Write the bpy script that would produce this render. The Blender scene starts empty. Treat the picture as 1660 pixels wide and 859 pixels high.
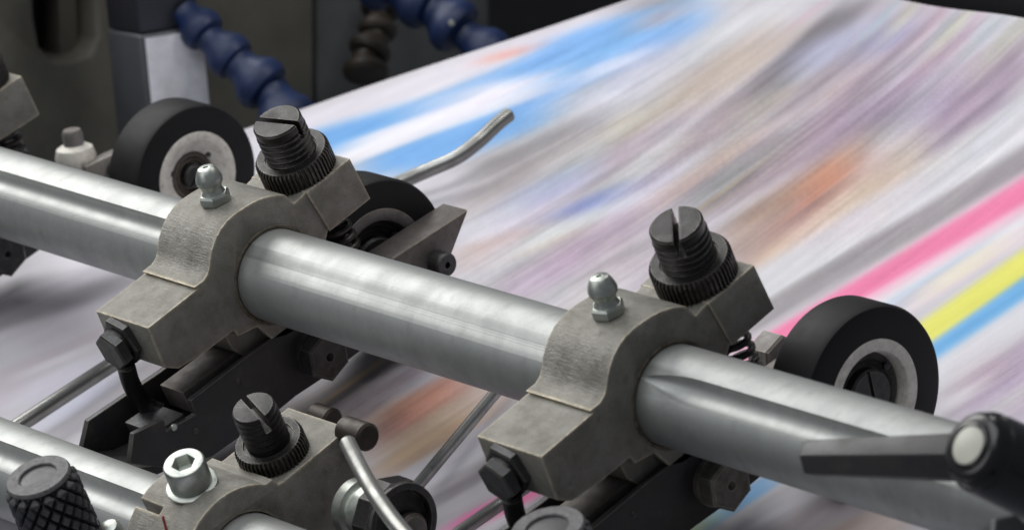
import bpy, bmesh, math, random
import numpy as np
from mathutils import Vector, Matrix
random.seed(7); rng = np.random.default_rng(5)
S = bpy.context.scene; COL = S.collection
S.unit_settings.scale_length = 0.0125            # one scene unit is the shaft's 12.5 mm radius
# ------------------------------------------------------------------ camera
R = np.array([[0.6327052, 0.68929788, -0.35292005],
              [0.17674947, -0.57224994, -0.80080562],
              [-0.75395209, 0.44429545, -0.48389855]])          # rows: right, down, forward
C = np.array([76.04145366, -39.37425427, 45.18398749]); F = 7365.16; CX, CY = 830.0, 429.5
cam = bpy.data.objects.new('camera', bpy.data.cameras.new('camera')); COL.objects.link(cam)
M = Matrix(((R[0][0], -R[1][0], -R[2][0], C[0]), (R[0][1], -R[1][1], -R[2][1], C[1]), (R[0][2], -R[1][2], -R[2][2], C[2]), (0, 0, 0, 1)))
cam.matrix_world = M
cam.data.sensor_width = 36; cam.data.lens = 36 * F / 1660; cam.data.clip_end = 600; cam.data.clip_start = 1
cam.data.dof.use_dof = True; cam.data.dof.focus_distance = 94; cam.data.dof.aperture_fstop = 0.34
S.camera = cam
# ------------------------------------------------------------------ world and lamps
world = bpy.data.worlds.new('World'); S.world = world; world.use_nodes = True
bg = world.node_tree.nodes['Background']; bg.inputs[0].default_value = (0.62, 0.66, 0.74, 1); bg.inputs[1].default_value = 0.20
S.view_settings.view_transform = 'Standard'; S.view_settings.look = 'None'; S.view_settings.exposure = 0; S.view_settings.gamma = 1
def area(name, loc, target, size, power, color, sy=None):
    l = bpy.data.lights.new(name, 'AREA'); l.energy = power; l.color = color; l.size = size
    if sy: l.shape = 'RECTANGLE'; l.size_y = sy
    o = bpy.data.objects.new(name, l); COL.objects.link(o); o.location = loc
    o.rotation_euler = (Vector(target) - Vector(loc)).to_track_quat('-Z', 'Y').to_euler(); return o
area('hall_light', (-72, 20, 62), (2, 2, -2), 86, 90000, (1.0, 0.99, 0.965), 58)
area('overhead_lamp', (6, 2, 90), (2, 2, 0), 74, 44000, (0.97, 0.985, 1.0), 74)
area('side_lamp', (-8, -48, 48), (0, -4, -3), 34, 8000, (0.98, 0.99, 1.0), 34)
area('background_fill', (6, 30, 24), (-20, 13, -4), 9, 3600, (1.0, 0.97, 0.93), 9)  # added fill out of view, brightens the back wall and post
S.render.engine = 'CYCLES'

# ------------------------------------------------------------------ helpers
def ray(px, py):
    return np.array([(px - CX) / F, (py - CY) / F, 1.0]) @ R
def at(px, py, ax, val):                       # point with coordinate ax equal to val
    d = ray(px, py); return Vector(C + (val - C[ax]) / d[ax] * d)
def atz(px, py, depth):                        # point at a real distance in front of the camera
    return Vector(C + depth * ray(px, py))
TW = math.tan(math.radians(10)); NW = np.array([0, TW, 1.0])
def onweb(px, py, off=0.0):
    d = ray(px, py); return Vector(C + (-3.6 + off - NW @ C) / (NW @ d) * d)
def camdir(r, u, a): return Vector(r * R[0] - u * R[1] + a * R[2])

def tag(o, label=None, cat=None, group=None, kind=None):
    if label: o['label'] = label
    if cat: o['category'] = cat
    if group: o['group'] = group
    if kind: o['kind'] = kind
    return o
def empty(name, loc=(0, 0, 0)):
    o = bpy.data.objects.new(name, None); COL.objects.link(o); o.location = loc; o.empty_display_size = .3; return o
def mesh_obj(name, bm, mat, parent=None, sharp=35, smooth=True, loc=None):
    me = bpy.data.meshes.new(name); bm.normal_update(); bm.to_mesh(me); bm.free()
    for p in me.polygons: p.use_smooth = smooth
    if smooth: me.set_sharp_from_angle(angle=math.radians(sharp))
    if mat: me.materials.append(mat)
    o = bpy.data.objects.new(name, me); COL.objects.link(o); o.parent = parent
    if loc is not None: o.location = loc
    return o
def bake(o):                                   # apply modifiers
    dg = bpy.context.evaluated_depsgraph_get(); dg.update()
    me = bpy.data.meshes.new_from_object(o.evaluated_get(dg)); o.modifiers.clear(); o.data = me; return o
def cut(o, bms):
    cs = []
    for b in bms:
        c = mesh_obj('cutter', b, None, smooth=False); cs.append(c)
        m = o.modifiers.new('b', 'BOOLEAN'); m.operation = 'DIFFERENCE'; m.solver = 'EXACT'; m.object = c
    bpy.context.view_layer.update(); bake(o)
    for c in cs:
        d = c.data; bpy.data.objects.remove(c); bpy.data.meshes.remove(d)
    return o
def bevel(o, w=.03, ang=30, seg=2, sharp=40):
    m = o.modifiers.new('v', 'BEVEL'); m.width = w; m.segments = seg; m.limit_method = 'ANGLE'; m.angle_limit = math.radians(ang); m.harden_normals = False
    bpy.context.view_layer.update(); bake(o)
    for p in o.data.polygons: p.use_smooth = True
    o.data.set_sharp_from_angle(angle=math.radians(sharp)); return o
def prism(bm, prof, x0, x1):                   # outline in (v, w) extruded along the shaft
    a = [bm.verts.new((x0, y, z)) for y, z in prof]; b = [bm.verts.new((x1, y, z)) for y, z in prof]
    n = len(prof); fs = [bm.faces.new(a), bm.faces.new(b[::-1])]
    for i in range(n): fs.append(bm.faces.new((a[i], b[i], b[(i + 1) % n], a[(i + 1) % n])))
    bmesh.ops.recalc_face_normals(bm, faces=fs); return bm
def frame(d, up=None):
    d = Vector(d).normalized(); u = Vector(up) if up is not None else (Vector((0, 0, 1)) if abs(d.z) < .9 else Vector((1, 0, 0)))
    e1 = (u - u.dot(d) * d).normalized(); return e1, d.cross(e1), d
def lathe(bm, prof, org, d, seg=48, up=None, rfun=None, close=True):   # prof: (radius, height)
    e1, e2, e3 = frame(d, up); org = Vector(org); rings = []
    for k, (r, h) in enumerate(prof):
        rr = []
        for i in range(seg):
            t = 2 * math.pi * i / seg; q = rfun(r, h, t, k, i) if rfun else r
            rr.append(bm.verts.new(org + e3 * h + (e1 * math.cos(t) + e2 * math.sin(t)) * q))
        rings.append(rr)
    fs = []
    for a, b in zip(rings, rings[1:]):
        for i in range(seg): fs.append(bm.faces.new((a[i], a[(i + 1) % seg], b[(i + 1) % seg], b[i])))
    if close == 'ring':
        a, b = rings[-1], rings[0]
        for i in range(seg): fs.append(bm.faces.new((a[i], a[(i + 1) % seg], b[(i + 1) % seg], b[i])))
    elif close:
        fs.append(bm.faces.new(rings[0])); fs.append(bm.faces.new(rings[-1]))
    bmesh.ops.recalc_face_normals(bm, faces=fs); return bm
def obox(bm, org, ex, ey, ez):                 # box from a corner and three edge vectors
    o = Vector(org); ex, ey, ez = Vector(ex), Vector(ey), Vector(ez)
    v = [bm.verts.new(o + ex * i + ey * j + ez * k) for i in (0, 1) for j in (0, 1) for k in (0, 1)]
    fs = [bm.faces.new([v[i] for i in q]) for q in ((0, 1, 3, 2), (4, 6, 7, 5), (0, 4, 5, 1), (2, 3, 7, 6), (0, 2, 6, 4), (1, 5, 7, 3))]
    bmesh.ops.recalc_face_normals(bm, faces=fs); return bm
def cbox(bm, c, d, up, hl, hw, hh):
    e1, e2, e3 = frame(d, up); c = Vector(c)
    return obox(bm, c - e3 * hl - e2 * hw - e1 * hh, e3 * 2 * hl, e2 * 2 * hw, e1 * 2 * hh)
def spline(pts, n=8):
    P = [Vector(p) for p in pts]; P = [P[0] * 2 - P[1]] + P + [P[-1] * 2 - P[-2]]; out = []
    for i in range(1, len(P) - 2):
        for k in range(n):
            t = k / n; a, b, c, d = P[i - 1:i + 3]
            out.append(.5 * ((2 * b) + (c - a) * t + (2 * a - 5 * b + 4 * c - d) * t * t + (3 * b - a - 3 * c + d) * t ** 3))
    out.append(P[-2]); return out
def tube(bm, pts, r, seg=20, cap=True, dome=True):
    rings = []; n = len(pts); pts = [Vector(p) for p in pts]; e1 = None
    for i, p in enumerate(pts):
        d = (pts[min(i + 1, n - 1)] - pts[max(i - 1, 0)]).normalized()
        if e1 is None: e1 = frame(d)[0]
        e1 = (e1 - e1.dot(d) * d).normalized(); e2 = d.cross(e1); q = r(i / (n - 1)) if callable(r) else r
        rr = [(p, q)]
        if dome and i == 0: rr = [(p - d * q * .28, q * .72), (p, q)]
        if dome and i == n - 1: rr = [(p, q), (p + d * q * .28, q * .72)]
        for c, qq in rr: rings.append([bm.verts.new(c + (e1 * math.cos(2 * math.pi * k / seg) + e2 * math.sin(2 * math.pi * k / seg)) * qq) for k in range(seg)])
    fs = []
    for a, b in zip(rings, rings[1:]):
        for k in range(seg): fs.append(bm.faces.new((a[k], a[(k + 1) % seg], b[(k + 1) % seg], b[k])))
    if cap: fs += [bm.faces.new(rings[0]), bm.faces.new(rings[-1])]
    bmesh.ops.recalc_face_normals(bm, faces=fs); return bm
def BM(): return bmesh.new()

# ------------------------------------------------------------------ materials
def material(name, col, metal=0.0, rough=.5, col2=None, cscale=1.2, rvar=.12, bump=.03, bscale=14, stretch=(1, 1, 1), wear=None, wearw=.05, spec=.5, speck=0.0, scratch=0.0, stain=None, coat=0):
    m = bpy.data.materials.new(name); m.use_nodes = True; nt = m.node_tree; N = nt.nodes; L = nt.links; N.clear()
    out = N.new('ShaderNodeOutputMaterial'); p = N.new('ShaderNodeBsdfPrincipled'); L.new(p.outputs[0], out.inputs[0])
    p.inputs['Metallic'].default_value = metal; p.inputs['Specular IOR Level'].default_value = spec; p.inputs['Coat Weight'].default_value = coat
    tc = N.new('ShaderNodeNewGeometry'); mp = N.new('ShaderNodeMapping'); mp.inputs['Scale'].default_value = stretch; L.new(tc.outputs['Position'], mp.inputs[0])
    def noise(sc, det=5, src=mp, rg=.6):
        n = N.new('ShaderNodeTexNoise'); n.inputs['Scale'].default_value = sc; n.inputs['Detail'].default_value = det; n.inputs['Roughness'].default_value = rg; L.new(src.outputs[0], n.inputs['Vector']); return n
    def mix(a, b, f):
        x = N.new('ShaderNodeMix'); x.data_type = 'RGBA'
        for s, q in ((6, a), (7, b)):
            if isinstance(q, tuple): x.inputs[s].default_value = (*q, 1)
            else: L.new(q, x.inputs[s])
        if isinstance(f, float): x.inputs[0].default_value = f
        else: L.new(f, x.inputs[0])
        return x.outputs[2]
    def ramp(src, a, b, lo=0.0, hi=1.0):
        r = N.new('ShaderNodeMapRange'); r.inputs[1].default_value = a; r.inputs[2].default_value = b; r.inputs[3].default_value = lo; r.inputs[4].default_value = hi; L.new(src, r.inputs[0]); return r.outputs[0]
    n1 = noise(cscale); n2 = noise(bscale, 8, rg=.7)
    c = mix(col, col2 or tuple(x * .72 for x in col), ramp(n1.outputs[0], .35, .65))
    if speck: c = mix(c, tuple(min(1, x * 2.6 + .02) for x in col), ramp(noise(bscale * 2.2, 2).outputs[0], .62, .78, 0, speck))
    if stain: c = mix(c, stain, ramp(noise(cscale * 2.3, 6).outputs[0], .55, .75, 0, .6))
    h = n2.outputs[0]
    if scratch:
        mp2 = N.new('ShaderNodeMapping'); mp2.inputs['Scale'].default_value = (1.4, 26, 26); mp2.inputs['Rotation'].default_value = (0, .14, .2); L.new(tc.outputs['Position'], mp2.inputs[0])
        sc = noise(1.6, 6, mp2, .75); c = mix(c, tuple(min(1, x * 1.9 + .03) for x in col), ramp(sc.outputs[0], .56, .74, 0, scratch))
        ad = N.new('ShaderNodeMath'); ad.operation = 'ADD'; L.new(h, ad.inputs[0]); L.new(sc.outputs[0], ad.inputs[1]); h = ad.outputs[0]
    if wear:
        bv = N.new('ShaderNodeBevel'); bv.samples = 4; bv.inputs[0].default_value = wearw; ge = N.new('ShaderNodeNewGeometry')
        dt = N.new('ShaderNodeVectorMath'); dt.operation = 'DOT_PRODUCT'; L.new(bv.outputs[0], dt.inputs[0]); L.new(ge.outputs['Normal'], dt.inputs[1])
        w = ramp(dt.outputs['Value'], .998, .93); mu = N.new('ShaderNodeMath'); mu.operation = 'MULTIPLY'; L.new(w, mu.inputs[0]); L.new(ramp(noise(9, 4).outputs[0], .35, .6, .25, 1), mu.inputs[1]); c = mix(c, wear, mu.outputs[0])
    L.new(c, p.inputs['Base Color']); L.new(ramp(n1.outputs[0], .3, .7, max(.05, rough - rvar), min(1, rough + rvar)), p.inputs['Roughness'])
    if bump:
        b = N.new('ShaderNodeBump'); b.inputs['Strength'].default_value = 1; b.inputs['Distance'].default_value = bump; L.new(h, b.inputs['Height']); L.new(b.outputs[0], p.inputs['Normal'])
    return m
m_shaft = material('ground_steel', (.38, .392, .38), .78, .51, (.33, .34, .332), 1.1, .05, .002, 26, (1.3, .9, .9), speck=.45, stain=(.26, .265, .258))
m_cast = material('aged_cast_steel', (.27, .262, .235), .6, .47, (.19, .182, .158), 1.8, .1, .022, 17, wear=(.62, .54, .40), wearw=.10, speck=.45, scratch=.5, stain=(.11, .098, .072))
m_dark = material('blued_steel', (.055, .057, .06), .6, .42, (.035, .035, .036), 2.5, .12, .012, 22, wear=(.16, .145, .12), wearw=.035, speck=.25, stain=(.11, .095, .075))
m_plate = material('black_plate', (.024, .025, .029), .3, .45, (.036, .034, .032), 1.1, .12, .008, 12, wear=(.15, .135, .11), wearw=.03, stain=(.06, .053, .042))
m_black = material('black_oxide', (.026, .025, .0245), .6, .32, (.014, .0135, .0135), 3, .1, .01, 26, wear=(.2, .18, .155), wearw=.03, speck=.2)
m_zinc = material('zinc_plate', (.38, .41, .385), .9, .40, (.5, .52, .47), 5, .08, .004, 30)
m_rubber = material('black_rubber', (.008, .008, .009), 0, .55, (.012, .012, .0125), 3, .06, .008, 40, spec=.22, speck=.2)
m_hub = material('grey_hub', (.80, .77, .70), .0, .5, (.62, .59, .53), 4, .1, .01, 30, speck=.3, stain=(.25, .22, .18))
m_recess = material('oily_recess', (.05, .048, .044), .4, .4, (.1, .095, .085), 6, .1, .03, 20, speck=.3)
m_arm = material('worn_lever_steel', (.15, .135, .125), .5, .5, (.10, .09, .085), 3, .1, .012, 18, wear=(.34, .28, .2), speck=.3)
m_rod = material('polished_rod', (.32, .325, .315), .9, .38, (.22, .22, .21), 3, .08, .004, 20, (1, .4, 1), stain=(.3, .26, .2))
m_knob = material('black_plastic', (.032, .033, .037), 0, .42, (.035, .035, .038), 6, .1, .008, 30, spec=.5, speck=.3)
m_knobtop = material('dusty_plastic', (.13, .125, .125), 0, .5, (.08, .078, .08), 9, .1, .012, 30, speck=.4, scratch=.4)
m_handle = material('glossy_black_grip', (.010, .010, .011), 0, .22, None, 3, .06, .002, 10)
m_cap = material('ivory_cap', (.5, .5, .43), 0, .4, (.42, .42, .36), 2, .08, .003, 10)
m_hose = material('blue_hose_plastic', (.006, .020, .08), 0, .5, (.004, .014, .055), 3, .08, .002, 10)
m_brownhose = material('grimy_brown_plastic', (.03, .022, .015), 0, .5, None, 3, .1, .01, 10)
m_wall = material('olive_machine_paint', (.105, .10, .08), 0, .65, (.075, .072, .06), .5, .1, .02, 5, stain=(.11, .09, .06))
m_panel = material('slate_machine_paint', (.075, .08, .08), 0, .6, (.055, .06, .06), .7, .1, .01, 6)
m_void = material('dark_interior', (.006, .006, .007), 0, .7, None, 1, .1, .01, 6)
m_post = material('grey_post_steel', (.085, .09, .10), .3, .42, (.065, .07, .08), .6, .08, .004, 8)
m_postdark = material('dark_post_steel', (.028, .03, .038), .3, .4, (.02, .021, .027), .8, .08, .004, 8)
m_label = material('white_card', (.86, .86, .92), 0, .5, None, 1, .05, .001, 8)
m_grime = material('crusted_oil', (.17, .14, .10), .1, .65, (.06, .05, .035), 7, .1, .04, 14)
m_pivot = material('grimy_bolt', (.17, .16, .14), .4, .55, (.10, .095, .08), 5, .1, .02, 16, wear=(.36, .33, .28), speck=.4)
m_pin = material('browned_pin_steel', (.05, .04, .034), .5, .42, (.03, .025, .02), 4, .1, .01, 20)
m_red = material('red_scribe_paint', (.35, .02, .015), 0, .5, None, 4, .05, .002, 30)
m_grey = material('scuffed_grey_iron', (.2, .185, .175), .3, .5, (.13, .12, .115), 3, .1, .012, 14, wear=(.4, .34, .27))

# ------------------------------------------------------------------ the printed paper web
def web_print(res=3.0):
    X0, Y0, X1, Y1 = -320, -120, 2100, 1500
    xs = np.arange(X0, X1, res); ys = np.arange(Y0, Y1, res); X, Y = np.meshgrid(xs, ys)
    G = np.zeros(X.shape + (3,)); G[:] = (196, 193, 199)
    def sm(t): t = np.clip(t, 0, 1); return t * t * (3 - 2 * t)
    for s in STREAKS:
        x0, y0, x1, y1, w0, w1, c, a = s
        dx, dy = x1 - x0, y1 - y0; L = math.hypot(dx, dy); u = ((X - x0) * dx + (Y - y0) * dy) / L; v = -(X - x0) * dy / L + (Y - y0) * dx / L
        t = np.clip(u / L, 0, 1); w = (w0 + (w1 - w0) * t) * 1.08
        e = sm((1.45 - np.abs(v) / w) / .95); f = sm((u + 60) / 120) * sm((L + 60 - u) / 120)
        k = (a * e * f)[..., None]; G = G * (1 - k) + np.array(c, float) * k
    # direction field
    D = [(740, 100, .35), (560, 300, .42), (950, 60, .36), (1000, 330, .62), (1300, 100, .80), (1250, 330, .80), (1450, 415, .66), (1600, 520, .66), (1560, 60, 1.1), (60, 500, .5), (100, 620, .42), (700, 680, .7), (1150, 830, .62), (1330, 640, .64), (800, 800, .66), (1640, 200, .8), (1100, 230, .75), (330, 500, .55)]
    num = 0; den = 0
    for x, y, s in D:
        w = 1 / ((X - x) ** 2 + (Y - y) ** 2 + 16000) ** 1.25; num = num + w * s; den = den + w
    sl = num / den; ang = np.arctan(sl); ux, uy = np.cos(ang), -np.sin(ang)
    H, Wd = X.shape; I, J = np.mgrid[0:H, 0:Wd]
    fine = rng.random((H, Wd)); co = rng.random((H // 5 + 2, Wd // 5 + 2)); coarse = co[I // 5, J // 5]
    co3 = rng.random((H // 14 + 2, Wd // 14 + 2, 3)); hue = co3[I // 14, J // 14]
    def lic(A, n, wgt=None):
        acc = A.copy() * 1.0; cnt = 1
        for sg in (1, -1):
            px, py = J.astype(float), I.astype(float)
            for k in range(n):
                ii = np.clip(py.round().astype(int), 0, H - 1); jj = np.clip(px.round().astype(int), 0, Wd - 1)
                px = px + sg * ux[ii, jj]; py = py + sg * uy[ii, jj]
                ii = np.clip(py.round().astype(int), 0, H - 1); jj = np.clip(px.round().astype(int), 0, Wd - 1)
                acc += A[ii, jj]; cnt += 1
        return acc / cnt
    G = lic(G, 9)
    def z(a): return (a - a.mean()) / a.std()
    f1 = z(lic(fine, 20)); f2 = z(lic(coarse, 34)); f3 = lic(hue, 40); f3 = (f3 - f3.mean((0, 1))) / f3.std((0, 1))
    # how busy the print is: strong in the picture area, weak on the white margins
    busy = np.zeros(X.shape)
    for bx, by, rx, ry, a in ((1120, 230, 330, 190, 1.0), (1450, 190, 200, 150, 1.0), (700, 420, 160, 100, .6), (900, 400, 200, 100, .8), (1560, 60, 160, 70, .9), (650, 660, 160, 80, .8), (1620, 620, 70, 60, .8), (1000, 430, 250, 110, .7), (1350, 350, 160, 90, .8)):
        busy = np.maximum(busy, a * np.exp(-(((X - bx) / rx) ** 2 + ((Y - by) / ry) ** 2) ** 1.3))
    k = (.22 * np.clip(busy, 0, 1))[..., None]; G = G * (1 - k) + np.array([168., 163, 168]) * k
    g = (f1 * 5.2 + f2 * 4.6)[..., None]; G = G + g * (.22 + busy)[..., None] + f3 * 2.4 * busy[..., None] + f2[..., None] * 1.2
    G = np.clip(G * .96, 20, 232) / 255.0
    lin = np.where(G < .04045, G / 12.92, ((G + .055) / 1.055) ** 2.4)
    return X0, Y0, res, lin
WHT = (222, 220, 228); GRY = (150, 146, 150)
STREAKS = [
 # (x0,y0,x1,y1,half width start,end,colour,strength)
 (420, 235, 1180, -30, 22, 18, (214, 210, 220), 1), (470, 262, 1150, 20, 26, 22, (216, 214, 222), 1),
 (500, 225, 800, 150, 14, 16, (206, 214, 232), .9),
 (470, 248, 720, 176, 21, 22, (104, 160, 218), 1), (700, 178, 980, 76, 20, 28, (112, 164, 220), 1), (880, 102, 1140, 15, 29, 30, (112, 166, 224), 1),
 (660, 190, 800, 140, 14, 14, (180, 200, 232), .8), (560, 243, 900, 128, 12, 10, (228, 226, 234), .95), (760, 165, 850, 140, 18, 14, (226, 224, 232), .9), 
 (590, 278, 740, 230, 16, 18, (106, 160, 218), 1), (640, 270, 900, 168, 24, 28, (108, 162, 220), 1), (850, 186, 1130, 62, 29, 28, (114, 166, 224), 1), (930, 132, 1060, 82, 8, 8, (206, 214, 232), .8),
 (560, 262, 900, 142, 9, 9, (226, 224, 232), .8),
 (805, 92, 840, 85, 6, 5, (238, 120, 92), 1), (1040, 42, 1110, 20, 12, 10, (196, 158, 150), .7), (1000, 18, 1130, -20, 14, 12, (142, 138, 146), .8), (1060, 8, 1200, -40, 12, 12, (150, 146, 150), .7),
 (760, 460, 1560, -20, 120, 150, (181, 175, 184), .9), (900, 190, 1230, 40, 26, 24, (202, 199, 206), .8), (1150, 80, 1330, -20, 22, 22, (206, 204, 212), .8), (760, 300, 960, 195, 26, 26, (144, 138, 140), .85), (740, 340, 900, 260, 20, 18, (172, 166, 168), .8), (860, 250, 980, 185, 16, 14, (132, 128, 130), .5),
 (560, 330, 760, 290, 18, 16, (204, 200, 208), .7), (690, 420, 900, 330, 30, 30, (186, 184, 198), .8), (960, 240, 1080, 165, 22, 22, (176, 162, 148), .65), (1080, 180, 1260, 60, 34, 28, (178, 160, 150), .75), (1010, 190, 1110, 120, 16, 16, (188, 184, 186), .6),
 (1150, 225, 1270, 120, 26, 24, (140, 136, 142), .8), (1215, 165, 1400, -5, 25, 20, (112, 109, 115), .95), (1160, 150, 1300, 40, 12, 12, (176, 160, 150), .5), (1100, 215, 1230, 130, 16, 14, (150, 140, 142), .7), (1260, 115, 1330, 40, 8, 8, (104, 100, 104), .7),
 (850, 310, 1010, 230, 24, 24, (178, 172, 180), .7), (940, 300, 1100, 190, 18, 16, (150, 142, 146), .75), (1010, 290, 1120, 210, 14, 12, (202, 196, 200), .6), (1090, 250, 1200, 170, 20, 16, (148, 138, 142), .8), (1110, 290, 1250, 190, 20, 18, (168, 152, 152), .7), (1050, 305, 1150, 240, 11, 9, (200, 196, 202), .6),
 (1290, 120, 1440, 40, 34, 26, (172, 176, 206), .8), (1380, 90, 1470, 50, 16, 14, (140, 150, 206), .8), (1230, 190, 1400, 110, 26, 22, (178, 160, 152), .7), (1300, 20, 1420, -30, 20, 18, (190, 186, 194), .6),
 (830, 330, 960, 275, 18, 18, (162, 168, 200), .8), (900, 355, 1010, 310, 15, 15, (128, 136, 196), .9), (960, 350, 1060, 290, 16, 14, (164, 164, 198), .6), (730, 420, 960, 360, 20, 18, (192, 168, 158), .7), (840, 400, 920, 365, 12, 10, (206, 182, 160), .6), (720, 390, 830, 350, 16, 14, (206, 204, 212), .7),
 (780, 420, 1080, 300, 11, 9, (206, 206, 214), .75), (870, 440, 1060, 350, 26, 26, (164, 148, 166), .85), (820, 465, 960, 420, 24, 20, (182, 162, 186), .7), (1020, 470, 1130, 400, 26, 22, (182, 166, 184), .7), (940, 450, 1060, 400, 10, 8, (140, 130, 144), .5),
 (1060, 330, 1260, 200, 15, 13, (176, 154, 144), .7), (1110, 330, 1280, 215, 12, 14, (128, 124, 130), .85), (1150, 345, 1330, 230, 15, 15, (122, 114, 118), .75), (1138, 342, 1235, 268, 3.5, 3, (206, 172, 124), .95), (1150, 348, 1200, 312, 2, 2, (222, 192, 150), .8),
 (1230, 215, 1420, 60, 18, 18, (156, 148, 158), .8), (1300, 260, 1520, 60, 40, 40, (158, 138, 156), .85), (1390, 215, 1470, 150, 24, 20, (122, 112, 128), .75), (1480, 220, 1660, 80, 34, 34, (160, 140, 162), .85), (1420, 160, 1520, 80, 22, 20, (182, 158, 170), .7), (1500, 250, 1640, 150, 14, 12, (138, 122, 144), .7), (1450, 120, 1560, 20, 18, 16, (174, 168, 178), .7), (1540, 150, 1660, 60, 18, 18, (176, 158, 166), .6),
 (1140, 330, 1300, 225, 26, 24, (138, 130, 134), .7), (1205, 400, 1410, 256, 36, 36, (180, 136, 118), .95), (1265, 345, 1375, 266, 18, 16, (196, 124, 98), .8), (1180, 390, 1300, 310, 18, 16, (150, 126, 120), .7), (1170, 440, 1290, 350, 26, 22, (164, 140, 132), .7), (1250, 435, 1480, 268, 30, 28, (206, 184, 156), .9), (1330, 400, 1470, 290, 12, 10, (168, 138, 112), .7), (1300, 400, 1400, 320, 8, 7, (226, 204, 174), .7), (1400, 300, 1500, 220, 24, 20, (194, 176, 160), .6), (1300, 345, 1360, 300, 5, 4, (110, 96, 92), .5), (1438, 326, 1500, 268, 2.2, 2, (110, 92, 80), .8), (1210, 440, 1330, 360, 9, 8, (206, 180, 160), .6), (1210, 470, 1330, 400, 16, 14, (180, 150, 138), .5),
 # white margin, grey fold and colour bars on the right
 (1180, 500, 1800, 118, 28, 30, (208, 207, 213), 1), (1215, 515, 1760, 155, 8, 8, (222, 221, 226), .8), (1190, 540, 1800, 172, 15, 17, (148, 142, 147), .95), (1230, 500, 1420, 385, 7, 6, (150, 145, 150), .6), (1180, 580, 1400, 440, 12, 12, (182, 176, 182), .7),
 (1340, 545, 1800, 262, 26, 30, (226, 226, 232), .9), (1200, 586, 1820, 216, 18, 27, (236, 184, 204), .9), (1200, 580, 1820, 209, 12, 18, (234, 118, 162), .9), (1400, 520, 1600, 400, 12, 14, (186, 200, 220), .7), (1440, 505, 1500, 465, 8, 7, (150, 154, 166), .6), (1460, 500, 1700, 350, 14, 14, (222, 204, 212), .6), (1500, 470, 1620, 395, 12, 12, (226, 218, 186), .6),
 (1450, 577, 1800, 332, 19, 22, (226, 224, 112), 1), (1460, 615, 1800, 374, 15, 17, (112, 174, 224), 1), (1470, 640, 1800, 420, 18, 20, (218, 217, 224), .9), (1500, 680, 1820, 470, 22, 26, (192, 186, 194), .85), (1560, 655, 1700, 565, 26, 30, (178, 156, 184), .85), (1620, 690, 1750, 600, 20, 20, (196, 180, 200), .7), (1520, 665, 1600, 620, 12, 8, (222, 220, 226), .7),
 # top right fringe
 (1440, 55, 1480, 5, 9, 8, (196, 196, 160), .6), (1490, 70, 1530, 10, 7, 7, (206, 160, 180), .6), (1400, 60, 1450, 5, 6, 5, (150, 186, 196), .5), (1520, 80, 1575, 15, 9, 8, (200, 200, 164), .6), (1570, 90, 1620, 30, 8, 8, (180, 200, 204), .5), (1600, 100, 1660, 40, 12, 12, (198, 196, 168), .6), (1300, 30, 1340, 0, 6, 5, (206, 160, 178), .5), (1555, 75, 1590, 25, 5, 5, (210, 158, 178), .5),
 # left below the shaft; broad base painted paler to offset the shade there
 (-300, 640, 260, 420, 90, 90, (226, 224, 231), .9),
 (-200, 560, 240, 400, 40, 34, (216, 212, 222), .9), (-60, 470, 190, 400, 20, 16, (232, 230, 238), .9), (-80, 545, 215, 455, 17, 15, (150, 146, 152), .9), (-60, 520, 90, 470, 8, 7, (132, 128, 134), .6), (-60, 600, 230, 490, 30, 30, (206, 202, 210), .8), (-60, 645, 180, 540, 14, 12, (184, 174, 184), .6), (20, 650, 200, 575, 16, 14, (218, 214, 228), .7), (60, 690, 200, 600, 14, 12, (206, 208, 228), .7), (100, 720, 180, 660, 16, 12, (212, 206, 212), .7), (-60, 680, 60, 600, 20, 18, (196, 186, 196), .6), (40, 610, 160, 560, 6, 5, (236, 234, 240), .6),
 (210, 600, 260, 580, 20, 20, (222, 216, 226), .8),
 # below the shaft, middle
 (330, 740, 640, 600, 26, 26, (186, 180, 186), .8), (440, 700, 640, 580, 18, 16, (172, 160, 158), .8), (480, 680, 640, 572, 12, 10, (142, 134, 136), .8), (500, 672, 610, 588, 3.5, 3, (214, 180, 130), .9), (520, 680, 640, 600, 14, 12, (134, 124, 130), .8), (540, 700, 700, 590, 14, 14, (146, 130, 134), .7),
 (610, 700, 760, 620, 24, 22, (200, 128, 102), .9), (640, 690, 720, 640, 10, 8, (214, 140, 112), .6), (590, 720, 640, 690, 12, 10, (158, 128, 120), .6), (620, 740, 780, 650, 18, 18, (208, 174, 144), .85), (620, 765, 800, 660, 12, 12, (190, 152, 122), .7), (640, 745, 700, 710, 6, 6, (222, 196, 160), .6), (740, 660, 850, 620, 12, 12, (206, 176, 166), .7),
 (640, 800, 850, 690, 16, 14, (216, 214, 222), .9), (700, 800, 860, 720, 12, 12, (170, 164, 172), .7), (690, 820, 780, 770, 9, 8, (132, 126, 134), .7), (720, 850, 820, 800, 12, 10, (176, 166, 176), .7), (730, 858, 900, 770, 12, 14, (228, 112, 166), 1), (700, 900, 780, 850, 14, 12, (214, 208, 216), .8), (840, 880, 960, 810, 14, 14, (224, 130, 172), .7),
 # below the shaft, right
 (1100, 880, 1260, 775, 12, 12, (116, 170, 220), 1), (1060, 905, 1160, 840, 10, 10, (226, 220, 130), .6), (1150, 890, 1330, 790, 20, 20, (218, 216, 224), .9), (1180, 890, 1400, 780, 10, 10, (170, 162, 170), .6), (1230, 890, 1440, 790, 18, 20, (186, 174, 178), .7), (1300, 900, 1480, 830, 24, 24, (198, 178, 170), .8), (1340, 880, 1380, 850, 6, 6, (170, 140, 124), .6), (1280, 860, 1340, 810, 9, 9, (148, 138, 144), .5),
]
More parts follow.
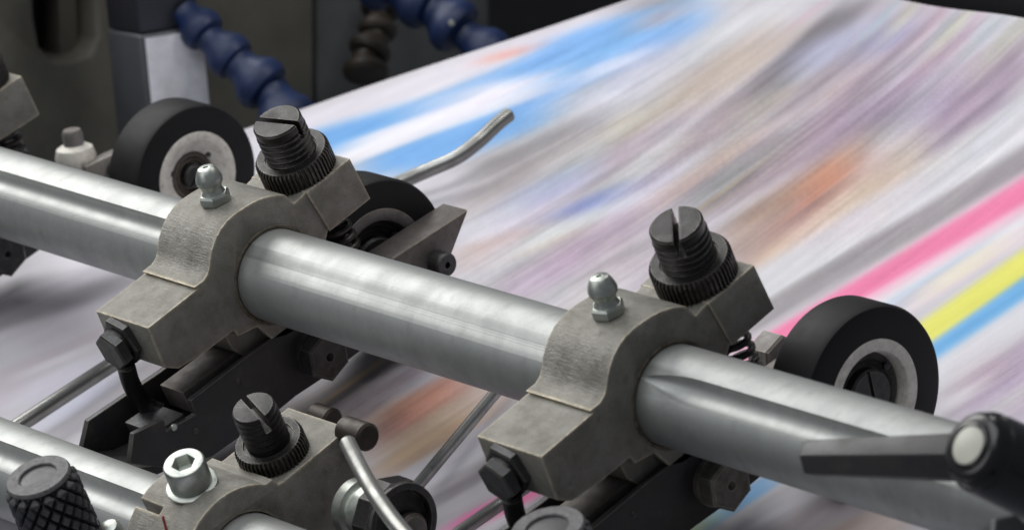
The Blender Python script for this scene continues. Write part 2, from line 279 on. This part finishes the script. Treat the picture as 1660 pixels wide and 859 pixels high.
def build_web():
    X0, Y0, res, lin = web_print()
    A, B, Cc, D = [np.array(onweb(*p)) for p in ((-300, 435), (1180, -52), (2700, 219), (400, 1900))]
    nu, nv = 1050, 860; a = np.linspace(0, 1, nu)[None, :, None]; b = np.linspace(0, 1, nv)[:, None, None]
    P = (A * (1 - a) + B * a) * (1 - b) + (D * (1 - a) + Cc * a) * b        # nv x nu x 3
    q = (P - C) @ R.T; dx = CX + F * q[..., 0] / q[..., 2]; dy = CY + F * q[..., 1] / q[..., 2]
    fx = np.clip((dx - X0) / res, 0, lin.shape[1] - 2); fy = np.clip((dy - Y0) / res, 0, lin.shape[0] - 2)
    j = fx.astype(int); i = fy.astype(int); fx = (fx - j)[..., None]; fy = (fy - i)[..., None]
    col = (lin[i, j] * (1 - fx) + lin[i, j + 1] * fx) * (1 - fy) + (lin[i + 1, j] * (1 - fx) + lin[i + 1, j + 1] * fx) * fy
    P[..., 2] += .05 * np.sin(P[..., 0] * .55 + .8) + .03 * np.sin(P[..., 0] * 1.3 + P[..., 1] * .07)       # slight flutes of paper under tension
    me = bpy.data.meshes.new('paper_web'); n = nu * nv; me.vertices.add(n); me.vertices.foreach_set('co', P.reshape(-1).astype(np.float32))
    idx = np.arange(n).reshape(nv, nu); f = np.stack([idx[:-1, :-1], idx[1:, :-1], idx[1:, 1:], idx[:-1, 1:]], -1).reshape(-1, 4); nf = len(f)
    me.loops.add(nf * 4); me.loops.foreach_set('vertex_index', f.reshape(-1).astype(np.int32)); me.polygons.add(nf)
    me.polygons.foreach_set('loop_start', np.arange(0, nf * 4, 4, dtype=np.int32)); me.polygons.foreach_set('use_smooth', np.ones(nf, bool)); me.update(); me.validate()
    ca = me.color_attributes.new('print', 'FLOAT_COLOR', 'POINT'); ca.data.foreach_set('color', np.concatenate([col, np.ones(col.shape[:2] + (1,))], -1).reshape(-1).astype(np.float32))
    m = bpy.data.materials.new('printed_paper'); m.use_nodes = True; nt = m.node_tree; p = nt.nodes['Principled BSDF']; p.inputs['Roughness'].default_value = .55; p.inputs['Specular IOR Level'].default_value = .25
    at_ = nt.nodes.new('ShaderNodeVertexColor'); at_.layer_name = 'print'; nt.links.new(at_.outputs[0], p.inputs['Base Color'])
    me.materials.append(m); o = bpy.data.objects.new('paper_web', me); COL.objects.link(o)
    tag(o, 'wide white paper web with streaked colour print running under the shafts', 'paper')
build_web()

# ------------------------------------------------------------------ main shaft with keyways
def keyway(x0, x1, ang, rad=.27, off=1.03, taper=1.6):
    y, z = math.cos(math.radians(ang)), math.sin(math.radians(ang)); L = x1 - x0
    pr = [(max(.003, rad * (.2 + .8 * (1 - (1 - h) ** 2.2))), h * taper) for h in np.linspace(0, 1, 12)]
    pr += [(max(.003, rad * (.2 + .8 * (1 - (1 - h) ** 2.2))), L - h * taper) for h in np.linspace(1, 0, 12)]
    return lathe(BM(), pr, (x0, y * off, z * off), (1, 0, 0), 40)
sh = empty('keyed_shaft', (-30, 0, 0))
bm = BM(); prof = [(.96, -34), (1.0, -33.95), (1.0, 33.9), (.96, 34)]; lathe(bm, prof, (0, 0, 0), (1, 0, 0), 160)
shaft = mesh_obj('shaft', bm, m_shaft, None); cut(shaft, [keyway(-33, -1.2, 118), keyway(12.95, 33, 123, rad=.29, off=1.06)]); bevel(shaft, .022, 45, 2)
for p in shaft.data.polygons: p.use_smooth = True
shaft.data.set_sharp_from_angle(angle=math.radians(28)); shaft.parent = sh; shaft.location = (30, 0, 0)
tag(sh, 'long thick silver shaft with keyways crossing the picture through the two large clamps', 'shaft')

# ------------------------------------------------------------------ clamp
W = 1.93
RING = [(1.38, -.35)] + [(1.4 * math.cos(math.radians(a)), 1.4 * math.sin(math.radians(a))) for a in (-24, -38, -52, -66, -80, -94, -108, -122)]
ARM = [(-3.25, .94), (-1.80, .93), (-1.88, 1.01), (-1.60, 1.0), (-1.45, 1.06), (-1.33, 1.18), (-1.22, 1.34), (-1.09, 1.47), (-.93, 1.60), (-.72, 1.71), (-.5, 1.775), (-.25, 1.79), (.0, 1.77), (.25, 1.735), (.5, 1.67), (.72, 1.575), (.9, 1.475), (1.02, 1.39), (1.13, 1.075), (1.45, 1.12), (2.77, 1.11), (2.83, .04), (1.6, .04), (1.46, -.1)]
LOW = [(-.93, -.72), (-1.43, -.6), (-1.47, -.42), (-2.2, -.40), (-3.02, -.30), (-3.31, -.06)]
def make_nut(name, r, h, org, d, parent, n=52, mat=m_black):
    bm = BM(); prof = [(r * .93, 0), (r, .05), (r, h - .08), (r * .93, h), (r * .72, h), (r * .70, h - .04), (r * .62, h - .04)]
    def rf(q, hh, t, k, i):
        return q - (.052 if (i % 4) in (2, 3) and k in (1, 2) else (.012 if k in (0, 3) and (i % 4) in (2, 3) else 0))
    lathe(bm, prof, org, d, n * 4, rfun=rf); return mesh_obj(name, bm, mat, parent, sharp=30)
def make_screw(name, r, h, base, d, slot, parent, mat=m_black, depth=.42, pitch=.15, width=.13):
    d = Vector(d).normalized(); prof = [(r * .9, 0)]; z = .05
    while z < h - .21: prof += [(r * .9, z), (r, z + pitch * .4), (r, z + pitch * .55), (r * .9, z + pitch * .95)]; z += pitch
    prof += [(r * .97, z + .01), (r * .97, h - .04), (r * .9, h)]
    o = mesh_obj(name, lathe(BM(), prof, base, d, 56), mat, None)
    bm = BM(); sd = Vector(slot); sd = sd - sd.dot(d) * d; cbox(bm, Vector(base) + d * (h - depth / 2 + .05), sd, d, r * 1.4, width / 2, depth / 2 + .05)
    cut(o, [bm]); bevel(o, .018, 50, 2); o.parent = parent; return o
def hexprism(bm, c, d, r, h, up=None, ch=.05):
    return lathe(bm, [(r * .93, 0), (r, ch), (r, h - ch), (r * .9, h)], c, d, 6, up)
def make_clamp(x, label, slot, zrot=0):
    t = empty('shaft_clamp', (x, 0, 0))
    tag(t, label, 'clamp', 'grey cast clamps along the main shaft')
    body = mesh_obj('body', prism(BM(), ARM + RING + LOW, -W, 0), m_cast)
    cut(body, [lathe(BM(), [(1.035, -W - .5), (1.035, .5)], (0, 0, 0), (1, 0, 0), 96)]); bevel(body, .028, 28, 2); body.parent = t
    # the block under the adjusting nut stands a little proud of the ring, the lower lip a little behind it
    b2 = mesh_obj('nut_seat', prism(BM(), [(1.47, 1.135), (2.79, 1.125), (2.85, .02), (1.60, .02)], -W - .03, .045), m_cast); bevel(b2, .025); b2.parent = t
    lip = mesh_obj('lower_lip', prism(BM(), [(-1.6, -.5), (-1.58, -.92), (-1.36, -1.28), (-.9, -1.5), (.3, -1.52), (1.15, -1.1), (.9, -1.06), (.2, -1.1), (-.6, -1.06), (-1.0, -.66)], -W + .05, -.24), m_cast); bevel(lip, .03); lip.parent = t
    ring = mesh_obj('bore_rim', lathe(BM(), [(1.09, -.2), (1.09, .0), (1.075, .02), (1.03, .02), (1.012, .0), (1.012, -.2)], (0, 0, 0), (1, 0, 0), 96, close='ring'), m_grime, t)
    # grease nipple
    g = mesh_obj('grease_nipple', lathe(BM(), [(.28, 0), (.26, .07), (.225, .13), (.22, .20), (.25, .26), (.285, .31), (.295, .38), (.28, .46), (.235, .57), (.185, .65), (.165, .665), (.06, .67), (.05, .64)], (-.943, -.03, 1.93), (.02, .13, 1), 40), m_zinc, t)
    hb = mesh_obj('nipple_hexagon', hexprism(BM(), (-.943, -.055, 1.755), (.02, .13, 1), .345, .24, up=(1, .3, 0)), m_zinc, g, smooth=False)
    ax0 = Vector((-.80, 2.0, 1.13)); ax = Vector((.20, -.10, 1.5)).normalized()
    make_nut('knurled_nut', .835, .60, ax0, ax, t)
    make_screw('adjusting_screw', .56, 1.46, ax0 + ax * .02, ax, slot, t)
    # hexagon clamp bolt and jam nut at the end of the arm
    e = Vector((-1.14, -3.25, .43)); dd = Vector((0, -1, -.02))
    j = mesh_obj('jam_nut', hexprism(BM(), e, dd, .56, .2, up=(.9, 0, 1), ch=.03), m_dark, t, smooth=False)
    hbm = BM(); lathe(hbm, [(.36, .18), (.36, .3)], e, dd, 24); hexprism(hbm, e + dd * .27 + Vector((.03, 0, -.04)), dd, .47, .26, up=(1, 0, .75), ch=.03)
    mesh_obj('clamp_bolt', hbm, m_dark, t, smooth=False)
    bm = BM(); tube(bm, spline([at(204, 592, 1, -3.6), at(213, 622, 1, -3.6), at(229, 650, 1, -3.55), at(246, 662, 1, -3.45), at(262, 668, 1, -3.35)], 6), .2, 16)
    mesh_obj('hook', bm, m_black, t)
    # compression spring under the nut seat
    pts = [Vector((-.75 + .34 * math.cos(a), 2.15 + .34 * math.sin(a), .05 - a * .245 / (2 * math.pi) * 1.0)) for a in np.linspace(0, 2 * math.pi * 7, 150)]
    mesh_obj('spring', tube(BM(), pts, .075, 10), m_black, t)
    return t
make_clamp(12.87, 'grey cast clamp nearest the viewer, left of the sharp black roller', (1, -1.0, 0))
make_clamp(0, 'grey cast clamp on the shaft standing above the angular black lever', (1, .28, 0))
make_clamp(-13.0, 'out of focus clamp at the left edge, only its dark block above the shaft', (1, .6, 0)).rotation_euler.x = math.radians(-4)

# ------------------------------------------------------------------ levers under the clamps
def make_lever(x, label, arm=True):
    t = empty('roller_lever', (x, 0, -1.2)); tag(t, label, 'lever', 'black levers hanging under the clamps')
    dz = 1.2
    fp = [(-4.62, -.84), (-3.84, -1.03), (-3.92, -1.30), (-3.14, -1.44), (-3.10, -1.09), (-1.38, -1.13), (-.47, -1.165), (1.2, -1.28), (2.76, -1.53), (2.4, -2.4), (1.6, -2.85), (.31, -2.8), (-.8, -2.67), (-1.29, -2.67), (-3.25, -2.5), (-4.3, -2.0), (-5.0, -1.35)]
    f = [(a, b + dz) for a, b in fp]
    o = mesh_obj('front_plate', prism(BM(), f, -.16, 0), m_plate); bevel(o, .02, 20, 2); o.parent = t
    bp_ = [(-4.62, -.96), (-2.6, -1.14), (0, -1.2), (1.5, -1.3), (1.6, -2.7), (-3.2, -2.5), (-5.25, -1.62)]
    o = mesh_obj('back_plate', prism(BM(), [(a, b + dz) for a, b in bp_], -W, -W + .16), m_plate); bevel(o, .02, 20, 2); o.parent = t
    fl = [(-5.0, -1.55), (-4.4, -1.9), (-3.2, -2.2), (1.5, -2.3), (1.5, -2.5), (-3.2, -2.45), (-4.6, -2.05), (-5.1, -1.6)]
    o = mesh_obj('floor_plate', prism(BM(), [(a, b + dz) for a, b in fl], -W + .17, -.17), m_plate, t)
    o = mesh_obj('inner_bar', prism(BM(), [(-3.0, -1.05 + dz), (.6, -1.2 + dz), (.6, -1.7 + dz), (-3.0, -1.6 + dz)], -1.25, -.4), m_arm); bevel(o, .03); o.parent = t
    o = mesh_obj('catch', prism(BM(), [(-4.1, -1.25 + dz), (-3.3, -1.32 + dz), (-3.3, -1.6 + dz), (-4.1, -1.5 + dz)], -1.3, -.17), m_dark); bevel(o, .03); o.parent = t
    ar = [(2.2, -1.47), (5.0, -1.79), (4.07, -2.46), (3.6, -2.75), (2.2, -2.9)]
    if arm: o = mesh_obj('arm', prism(BM(), [(a, b + dz) for a, b in ar], -.9, -.003), m_arm); bevel(o, .04, 20, 2); o.parent = t
    for (yy, zz) in ((-3.72, -1.22), (-3.30, -1.62), (-1.9, -1.35), (.9, -1.75)):
        mesh_obj('rivet', lathe(BM(), [(.075, -.02), (.075, .02), (.04, .045)], (0, yy, zz + dz - .12), (1, 0, 0), 16), m_zinc if yy < -3.5 else m_dark, t)
    # pivot bolt with dimpled hexagon
    bm = BM(); lathe(bm, [(.52, .0), (.52, .12)], (0, .05, -2.12 + dz), (1, 0, 0), 40); hexprism(bm, (.12, .05, -2.12 + dz), (1, 0, 0), .56, .42, up=(0, .3, 1), ch=.04)
    o = mesh_obj('pivot_nut', bm, m_pivot if x > 5 else m_dark, None, smooth=False); cut(o, [lathe(BM(), [(.02, .40), (.1, .5), (.1, .8)], (0, .05, -2.12 + dz), (1, 0, 0), 16)]); o.parent = t
    bm = BM(); lathe(bm, [(.27, -.3), (.27, .34), (.24, .38), (.08, .38), (.07, .25)], (0, 3.72, -2.32 + dz), (1, 0, 0), 32); mesh_obj('roller_pin', bm, m_dark, t)
    return t
make_lever(12.87, 'black lever under the nearest clamp, its hexagon pivot nut seen below the shaft')
make_lever(0, 'angular black channel lever with notched plate and pointed grey arm tip under the left clamp')
make_lever(-12.55, 'blurred lever at the left edge, only its round pivot nut in view below the shaft', arm=False)

# ------------------------------------------------------------------ rubber rollers
def make_wheel(x, y, z, r, wd, hub, label, slot, inn=.72, hm=None):
    t = empty('rubber_roller', (x, y, z)); tag(t, label, 'roller', 'black rubber rollers resting on the paper')
    k = .1
    tyre = [(hub, 0), (r - .12, 0), (r - .045, -.03), (r, -.12), (r, -wd + .12), (r - .045, -wd + .03), (r - .12, -wd), (hub, -wd)]
    mesh_obj('tyre', lathe(BM(), tyre, (0, 0, 0), (1, 0, 0), 128, close='ring'), m_rubber, t)
    hr = [(hub - .002, -.02), (hub - .002, .008), (hub - .03, .02), (hub * .82, .02), (hub * .79, 0), (hub * (inn + .02), -.2), (hub * inn, -.34), (.02, -.34), (.02, -wd), (hub - .002, -wd)]
    mesh_obj('hub', lathe(BM(), hr, (0, 0, 0), (1, 0, 0), 96, close='ring'), hm or m_hub, t)
    ins = mesh_obj('bearing', lathe(BM(), [(hub * (inn + .02), -.36), (hub * (inn + .02), -.26), (hub * (inn - .06), -.18), (hub * (inn - .12), -.26), (hub * (inn - .16), -.2), (hub * (inn - .22), -.3), (.02, -.3)], (0, 0, 0), (1, 0, 0), 64), m_recess if inn > .6 else m_arm, t)
    sc = mesh_obj('axle_screw', lathe(BM(), [(hub * (inn - .26), -.34), (hub * (inn - .26), -.12), (hub * (inn - .3), -.07), (.02, -.03)], (0, 0, 0), (1, 0, 0), 48), m_dark)
    cut(sc, [cbox(BM(), (-.05, 0, 0), slot, (1, 0, 0), hub, .045, .07)]); sc.parent = t
    for a in (20, 140, 260):
        aa = math.radians(a); mesh_obj('rivet', lathe(BM(), [(.075, -.3), (.075, -.15), (.04, -.13)], (0, hub * .6 * math.cos(aa), hub * .6 * math.sin(aa)), (1, 0, 0), 14), m_dark, ins)
    return t
make_wheel(14.0, 3.51, -2.37, 1.83, 1.15, 1.16, 'sharp black rubber roller with pale hub ring behind the shaft on the right', (0, .25, 1))
make_wheel(-9.3, 4.05, -2.12, 1.72, 1.25, 1.09, 'blurred black rubber roller with broad pale hub, before the white post', (0, 1, .55), .52)
make_wheel(-.97, 2.96, -2.05, 1.9, 1.25, 1.25, 'black rubber roller half hidden behind the left clamp and the pointed lever arm', (0, 1, 0), .74, m_grey)
o = mesh_obj('spacer_nut', hexprism(BM(), at(1238, 574, 1, 3.7), (1, 0, 0), .52, .6, up=(0, .4, 1)), m_grey, smooth=False)
tag(o, 'grey hexagon nut between the nearest clamp spring and the sharp right hand roller', 'nut')

# ------------------------------------------------------------------ second shaft, bottom left
y2, z2, x3 = -6.36, -1.22, 5.95
s2 = empty('keyed_shaft', (-14, y2, z2)); tag(s2, 'second silver shaft with keyway low in the left corner, behind the knurled knob', 'shaft')
sf = mesh_obj('shaft', lathe(BM(), [(.96, -30), (1.0, -29.95), (1.0, 18), (.95, 18.05)], (0, 0, 0), (1, 0, 0), 128), m_shaft); cut(sf, [keyway(-29, 5.6, 112, .33, 1.08)])
for p in sf.data.polygons: p.use_smooth = True
sf.data.set_sharp_from_angle(angle=math.radians(28)); sf.parent = s2; sf.location = (14, 0, 0)
t = empty('collar_clamp', (x3, y2, z2)); tag(t, 'low split collar clamp with silver cap screw and red scribe line, bottom left', 'clamp')
arc = [(1.58 * math.cos(math.radians(a)), 1.58 * math.sin(math.radians(a))) for a in range(215, 40, -8)]
pr = arc + [(1.27, 1.14), (1.34, .95), (1.50, .93), (3.30, .92), (3.2, -.12), (2.19, -.68), (1.6, -1.4), (.6, -1.9), (-.6, -1.7)]
o = mesh_obj('body', prism(BM(), pr, -2.05, 0), m_cast)
cut(o, [lathe(BM(), [(1.03, -4), (1.03, 1)], (0, 0, 0), (1, 0, 0), 96), obox(BM(), (-2.3, -.70, .9), (1.05, 0, 0), (0, .16, 0), (0, 0, 1.2))]); bevel(o, .03, 28); o.parent = t
cb = Vector((-.98, .02, 1.575)); cb = at(312, 787, 0, x3 - 1.0) - Vector((x3, y2, z2))
axc = Vector((.2, -.02, 1)).normalized()
mesh_obj('washer', lathe(BM(), [(.5, 0), (.53, .02), (.53, .06), (.5, .08)], cb, axc, 48), m_zinc, t)
o = mesh_obj('cap_screw', lathe(BM(), [(.42, 0), (.43, .03), (.43, .52), (.40, .57)], cb + axc * .08, axc, 64), m_zinc); cut(o, [lathe(BM(), [(.245, .3), (.245, .9)], cb + axc * .08, axc, 6)]); bevel(o, .012, 50); o.parent = t
nb = at(447, 741, 2, z2 + .92) - Vector((x3, y2, z2)); axn = (Vector((.16, -.06, 1))).normalized()
make_nut('knurled_nut', .735, .50, nb, axn, t, 48); make_screw('adjusting_screw', .46, 1.40, nb + axn * .02, axn, (1, -.28, 0), t, depth=.4)
o = mesh_obj('scribe_line', obox(BM(), at(267, 832, 1, y2 - 1.53) - Vector((x3, y2, z2)) + Vector((0, -.09, 0)), (.025, 0, 0), (0, .05, 0), (-.28, 0, -.8)), m_red, t)
for k, (px, py, rr, L, lab) in enumerate(((598, 709, .29, .75, 'short brown steel pin jutting past the tip of the low collar clamp'), (541, 682, .26, .6, 'dark brown pin end behind the low collar clamp, beside its knurled nut'))):
    c = at(px, py, 1, -3.1 + k * .8); o = mesh_obj('steel_pin', lathe(BM(), [(rr, -L), (rr, -.05), (rr - .05, 0)], c, (1, 0, 0), 40), m_pin); tag(o, lab, 'pin')

# bent rod in front of the collar clamp
pts = spline([at(563, 717, 1, -4.3), at(586, 762, 1, -4.7), at(611, 805, 1, -5.1), at(645, 852, 1, -5.5), at(700, 915, 1, -6.0)], 10)
o = mesh_obj('bent_rod', tube(BM(), pts, .165, 24), m_rod); tag(o, 'bent silver rod with bright cut end curving down in front of the low collar clamp', 'rod')
# straight guide rods lying just above the paper
pA = spline([onweb(-60, 748, .55), onweb(20, 696, .55), onweb(190, 585, .55), onweb(420, 440, .55), onweb(600, 322, .55), onweb(665, 289, .55), onweb(698, 274.5, .6), onweb(741, 255, .7), onweb(777, 228, .85), onweb(806, 201, .95), onweb(825, 186, 1.0)], 8)
tag(mesh_obj('guide_rod', tube(BM(), pA, .18, 24), m_rod), 'long silver guide rod passing under the left clamp and bending up to a free end', 'rod')
pB = [onweb(592, 885, 1.3), onweb(680, 783, 1.0), onweb(800, 640, .6), onweb(880, 545, .5)]
tag(mesh_obj('guide_rod', tube(BM(), pB, .13, 20), m_rod), 'thin silver rod slanting up from the round bearing to the underside of the shaft', 'rod')
pC = [onweb(700, 905, .5), onweb(745, 862, .5), onweb(850, 790, .5), onweb(960, 700, .45)]
tag(mesh_obj('guide_rod', tube(BM(), pC, .14, 20), m_rod), 'short silver rod crossing the pink stripe at the bottom edge, left of the nearest clamp', 'rod')
# round bearing at the bottom
bc = at(652, 848, 1, -4.0); t = empty('round_bearing', bc); tag(t, 'round black bearing housing with chrome bush at the bottom, behind the bent rod', 'bearing')
mesh_obj('housing', lathe(BM(), [(.88, -.5), (.88, -.06), (.84, 0), (.72, 0), (.70, -.12), (.02, -.14)], (0, 0, 0), (1, 0, 0), 10, up=(0, .2, 1)), m_black, t, smooth=False)
mesh_obj('rim', lathe(BM(), [(.83, -.02), (.83, .06), (.70, .06), (.68, -.1)], (0, 0, 0), (1, 0, 0), 64, close='ring'), m_dark, t)
mesh_obj('bush', lathe(BM(), [(.62, -1.5), (.62, -1.25), (.52, -1.2), (.52, -1.05), (.62, -1.0), (.62, -.5)], (0, 0, 0), (1, 0, 0), 48), m_zinc, t)
mesh_obj('centre_screw', lathe(BM(), [(.36, -.14), (.36, 0), (.3, .06)], (0, .15, -.3), (1, 0, 0), 32), m_arm, t)

# ------------------------------------------------------------------ knurled knobs
def make_knob(c, d, r, h, label, N_=15, M_=3.7):
    t = empty('knurled_knob', c); tag(t, label, 'knob'); d = Vector(d).normalized(); seg, rows = 360, 96
    prof = [(r * .86, 0), (r * .93, .03)] + [(r, .06 + (h - .06) * k / rows) for k in range(rows + 1)]
    def rf(q, hh, th, k, i):
        if k < 2: return q
        a = (N_ * th / (2 * math.pi) + M_ * hh / r / 2) % 1; b = (N_ * th / (2 * math.pi) - M_ * hh / r / 2) % 1
        f = 1 - 2 * max(abs(a - .5), abs(b - .5)); return q * (.83 + .23 * min(f, .36) / .36 * min(1, max(0, (hh - .06) / .12))) * (1 + .06 * min(1, hh / h))
    mesh_obj('grip', lathe(BM(), [(q, -z) for q, z in prof], (0, 0, 0), d, seg, rfun=lambda q, hh, th, k, i: rf(q, -hh, th, k, i)), m_knob, t, sharp=50)
    mesh_obj('top_ring', lathe(BM(), [(r * .95, -.04), (r * .95, .01), (r * .91, .05), (r * .58, .05), (r * .55, .03), (r * .53, -.12), (.02, -.12)], (0, 0, 0), d, 96), m_knobtop, t)
    return t
make_knob(at(62, 773, 1, -8.6), camdir(-.28, .80, -.50), .70, 2.6, 'black diamond knurled knob with dusty recessed top in the bottom left corner')
make_knob(at(888, 856, 1, -4.6), camdir(-.22, .85, -.45), .74, 2.4, 'dark knob top just showing at the bottom edge under the nearest clamp')

o = mesh_obj('domed_stud', lathe(BM(), [(.24, -.4), (.24, 0), (.2, .09), (.1, .14)], at(178, 858, 1, -8.0), (.1, -.2, 1), 32), m_zinc); tag(o, 'small pale domed stud at the bottom edge between the knurled knob and the collar clamp', 'stud')
# ------------------------------------------------------------------ grip and bar, right edge
t = empty('grip_handle', atz(1571, 722, 77)); dh = camdir(.82, -.50, .05).normalized(); dh = camdir(.80, -.33, -.55).normalized()
tag(t, 'glossy black round grip with pale end cap at the right edge above the shaft', 'handle')
p0 = Vector((0, 0, 0)); dir_ = camdir(.70, -.32, .62).normalized()
mesh_obj('grip', lathe(BM(), [(.36, .02), (.45, 0), (.56, .04), (.64, .13), (.67, .26), (.68, .32), (.72, .36), (.74, .6), (.75, 1.6), (.76, 5)], p0, dir_, 72), m_handle, t)
mesh_obj('end_cap', lathe(BM(), [(.375, -.02), (.375, .04), (.34, -.03), (.3, -.045)][2:] + [(.02, -.05)], p0, dir_, 64), m_cap, t)
mesh_obj('end_cap_rim', lathe(BM(), [(.42, .04), (.41, -.03), (.36, -.05), (.345, -.02), (.345, .04)], p0, dir_, 64, close='ring'), m_handle, t)
a, b = atz(1314, 742, 81), atz(1580, 741, 78.6); d = (b - a)
o = mesh_obj('hexagon_bar', lathe(BM(), [(.33, 0), (.35, .03), (.47, d.length - .03), (.46, d.length)], a, d, 6, up=camdir(.0, 1, -.5)), m_plate, smooth=False); bevel(o, .03, 20)
tag(o, 'dark flat sided bar running from the black grip across the front of the shaft', 'bar')
o = mesh_obj('dark_nut', hexprism(BM(), atz(1626, 884, 76), camdir(.35, .4, -.8), .46, .4), m_dark, smooth=False); bevel(o, .1, 20, 4); tag(o, 'dark nut peeking in at the bottom right corner under the grip', 'nut')

# ------------------------------------------------------------------ background machinery
Xw = -24.0
def wallpoly(pts, x0, x1): return prism(BM(), [tuple(at(px, py, 0, x1))[1:] for px, py in pts], x0, x1)
wl = mesh_obj('machine_wall', wallpoly([(-300, -200), (512, -200), (512, 600), (-300, 600)], Xw - 3, Xw), m_wall)
cut(wl, [wallpoly([(56, -60), (150, -60), (158, 60), (150, 92), (120, 99), (84, 97), (64, 60)], Xw - 2.6, Xw + .01).copy()]) if False else None
sl = BM(); P = [tuple(at(px, py, 0, Xw))[1:] for px, py in ((54, -60), (152, -60), (160, 60), (148, 88), (118, 98), (86, 98), (66, 76), (58, 30))]; prism(sl, P, Xw - 2.5, Xw + 1)
cut(wl, [sl]); bevel(wl, .18, 40, 3)
for p in wl.data.polygons: p.use_smooth = True
tag(wl, 'blurred olive cast machine wall with a rounded dark slot, top left', 'machine wall')
o = mesh_obj('recess_bar', wallpoly([(92, -80), (126, -80), (132, 110), (98, 110)], Xw - 1.6, Xw - .8), m_wall); bevel(o, .1); tag(o, 'grey bar standing inside the dark slot of the olive wall', 'bar')
o = mesh_obj('machine_panel', wallpoly([(513, -200), (790, -200), (790, 600), (513, 600)], Xw - 3, Xw - .2), m_panel); bevel(o, .1); tag(o, 'dark slate grey machine panel behind the blue hose', 'panel')
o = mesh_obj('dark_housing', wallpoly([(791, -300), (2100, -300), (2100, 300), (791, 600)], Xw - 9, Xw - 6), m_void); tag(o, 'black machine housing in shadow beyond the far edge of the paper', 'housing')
o = mesh_obj('end_roller', lathe(BM(), [(1.6, -16), (1.6, 14)], Vector(onweb(1475, 0)) + Vector((0, 2.6, -.6)), (1, 0, 0), 64), m_void); tag(o, 'black roller past the far end of the paper at the top right', 'roller')

# post
t = empty('post', atz(232, 230, 117)); tag(t, 'square steel post with dark top and white lower face behind the blurred roller', 'post')
U = camdir(-.085, .98, -.19).normalized(); Rr = camdir(.857, .154, .49); Rr = (Rr - Rr.dot(U) * U).normalized(); Ll = U.cross(Rr).normalized()
if Ll.dot(camdir(-.5, .1, .85)) < 0: Ll = -Ll
base = atz(226, 58, 117) - t.location; s = 117 / F
wR = 98 * s / .87; wL = 66 * s / .53; dn = 240 * s
o = mesh_obj('lower_block', obox(BM(), base - U * dn, Rr * wR, Ll * wL, U * dn), m_post); bevel(o, .09, 30, 3); o.parent = t
o = mesh_obj('upper_block', obox(BM(), base + U * .02 + Rr * .04 + Ll * .04, Rr * (wR - .08), Ll * (wL - .08), U * 4), m_postdark); bevel(o, .07, 30, 3); o.parent = t
nrm = -Ll
o = mesh_obj('white_plate', obox(BM(), base - U * dn + Rr * .14 + nrm * .012, Rr * (wR - .15), nrm * .03, U * (dn - .1)), m_label); o.parent = t

# articulated coolant hoses
def bead(bm, a, b, r):
    a, b = Vector(a), Vector(b); L = (b - a).length
    lathe(bm, [(r * .55, 0), (r * .9, L * .12), (r * 1.0, L * .3), (r * .95, L * .5), (r * .66, L * .78), (r * .6, L * 1.0), (r * .62, L * 1.06)], a, b - a, 36)
def hose(name, pts, depth, r, mat, label, rv=None):
    P = [atz(px, py, depth + (k * .3)) for k, (px, py) in enumerate(pts)]; t = empty(name, P[0]); tag(t, label, 'hose')
    for k in range(len(P) - 1):
        bm = BM(); bead(bm, P[k] - P[0], P[k + 1] - P[0], r * (rv[k] if rv else 1)); mesh_obj('segment', bm, mat, t)
hose('coolant_hose', [(478, 215), (440, 150), (388, 105), (340, 62), (300, 20)], 116.5, .74, m_hose, 'dark blue jointed hose descending behind the post to the blurred left roller', (1.08, 1.0, .85, .8))
hose('coolant_hose', [(812, 100), (752, 55), (702, 15), (640, -18), (570, -40)], 122, .80, m_hose, 'dark blue jointed hose reaching down to the orange mark on the paper edge', (.85, 1.0, .95, .95))
hose('coolant_hose', [(592, 128), (594, 92), (610, 60), (616, 26), (622, -10), (640, -50)], 125, .62, m_brownhose, 'grimy brown jointed hose hanging on the slate panel between the blue hoses', (1.05, 1.0, .9, .95, .9))
o = mesh_obj('hose_screw', lathe(BM(), [(.09, 0), (.07, .06)], atz(732, 38, 120.3), -Vector(R[2]), 16), m_zinc); tag(o, 'tiny bright screw head on the upper blue hose', 'screw')
# stud bolt and bracket left of the blurred roller
t = empty('stud_bolt', at(124, 262, 1, 3.3)); tag(t, 'blurred pale stud bolt and domed nut above the shaft, left of the blurred roller', 'bolt')
mesh_obj('domed_nut', lathe(BM(), [(.34, -.3), (.46, -.1), (.5, .12), (.44, .34), (.3, .42)], (0, 0, 0), camdir(-.12, .95, -.3), 40), m_hub, t)
mesh_obj('stud', lathe(BM(), [(.25, .3), (.25, .72), (.2, .8)], (0, 0, 0), camdir(-.12, .95, -.3), 32), m_grey, t)
c = at(165, 268, 1, 3.6); o = mesh_obj('bracket_arm', cbox(BM(), c, camdir(.9, .42, .4), camdir(-.2, 1, -.2), .5, .3, .2), m_grey); bevel(o, .05); tag(o, 'small rusty bracket arm between the stud bolt and the blurred roller', 'bracket')
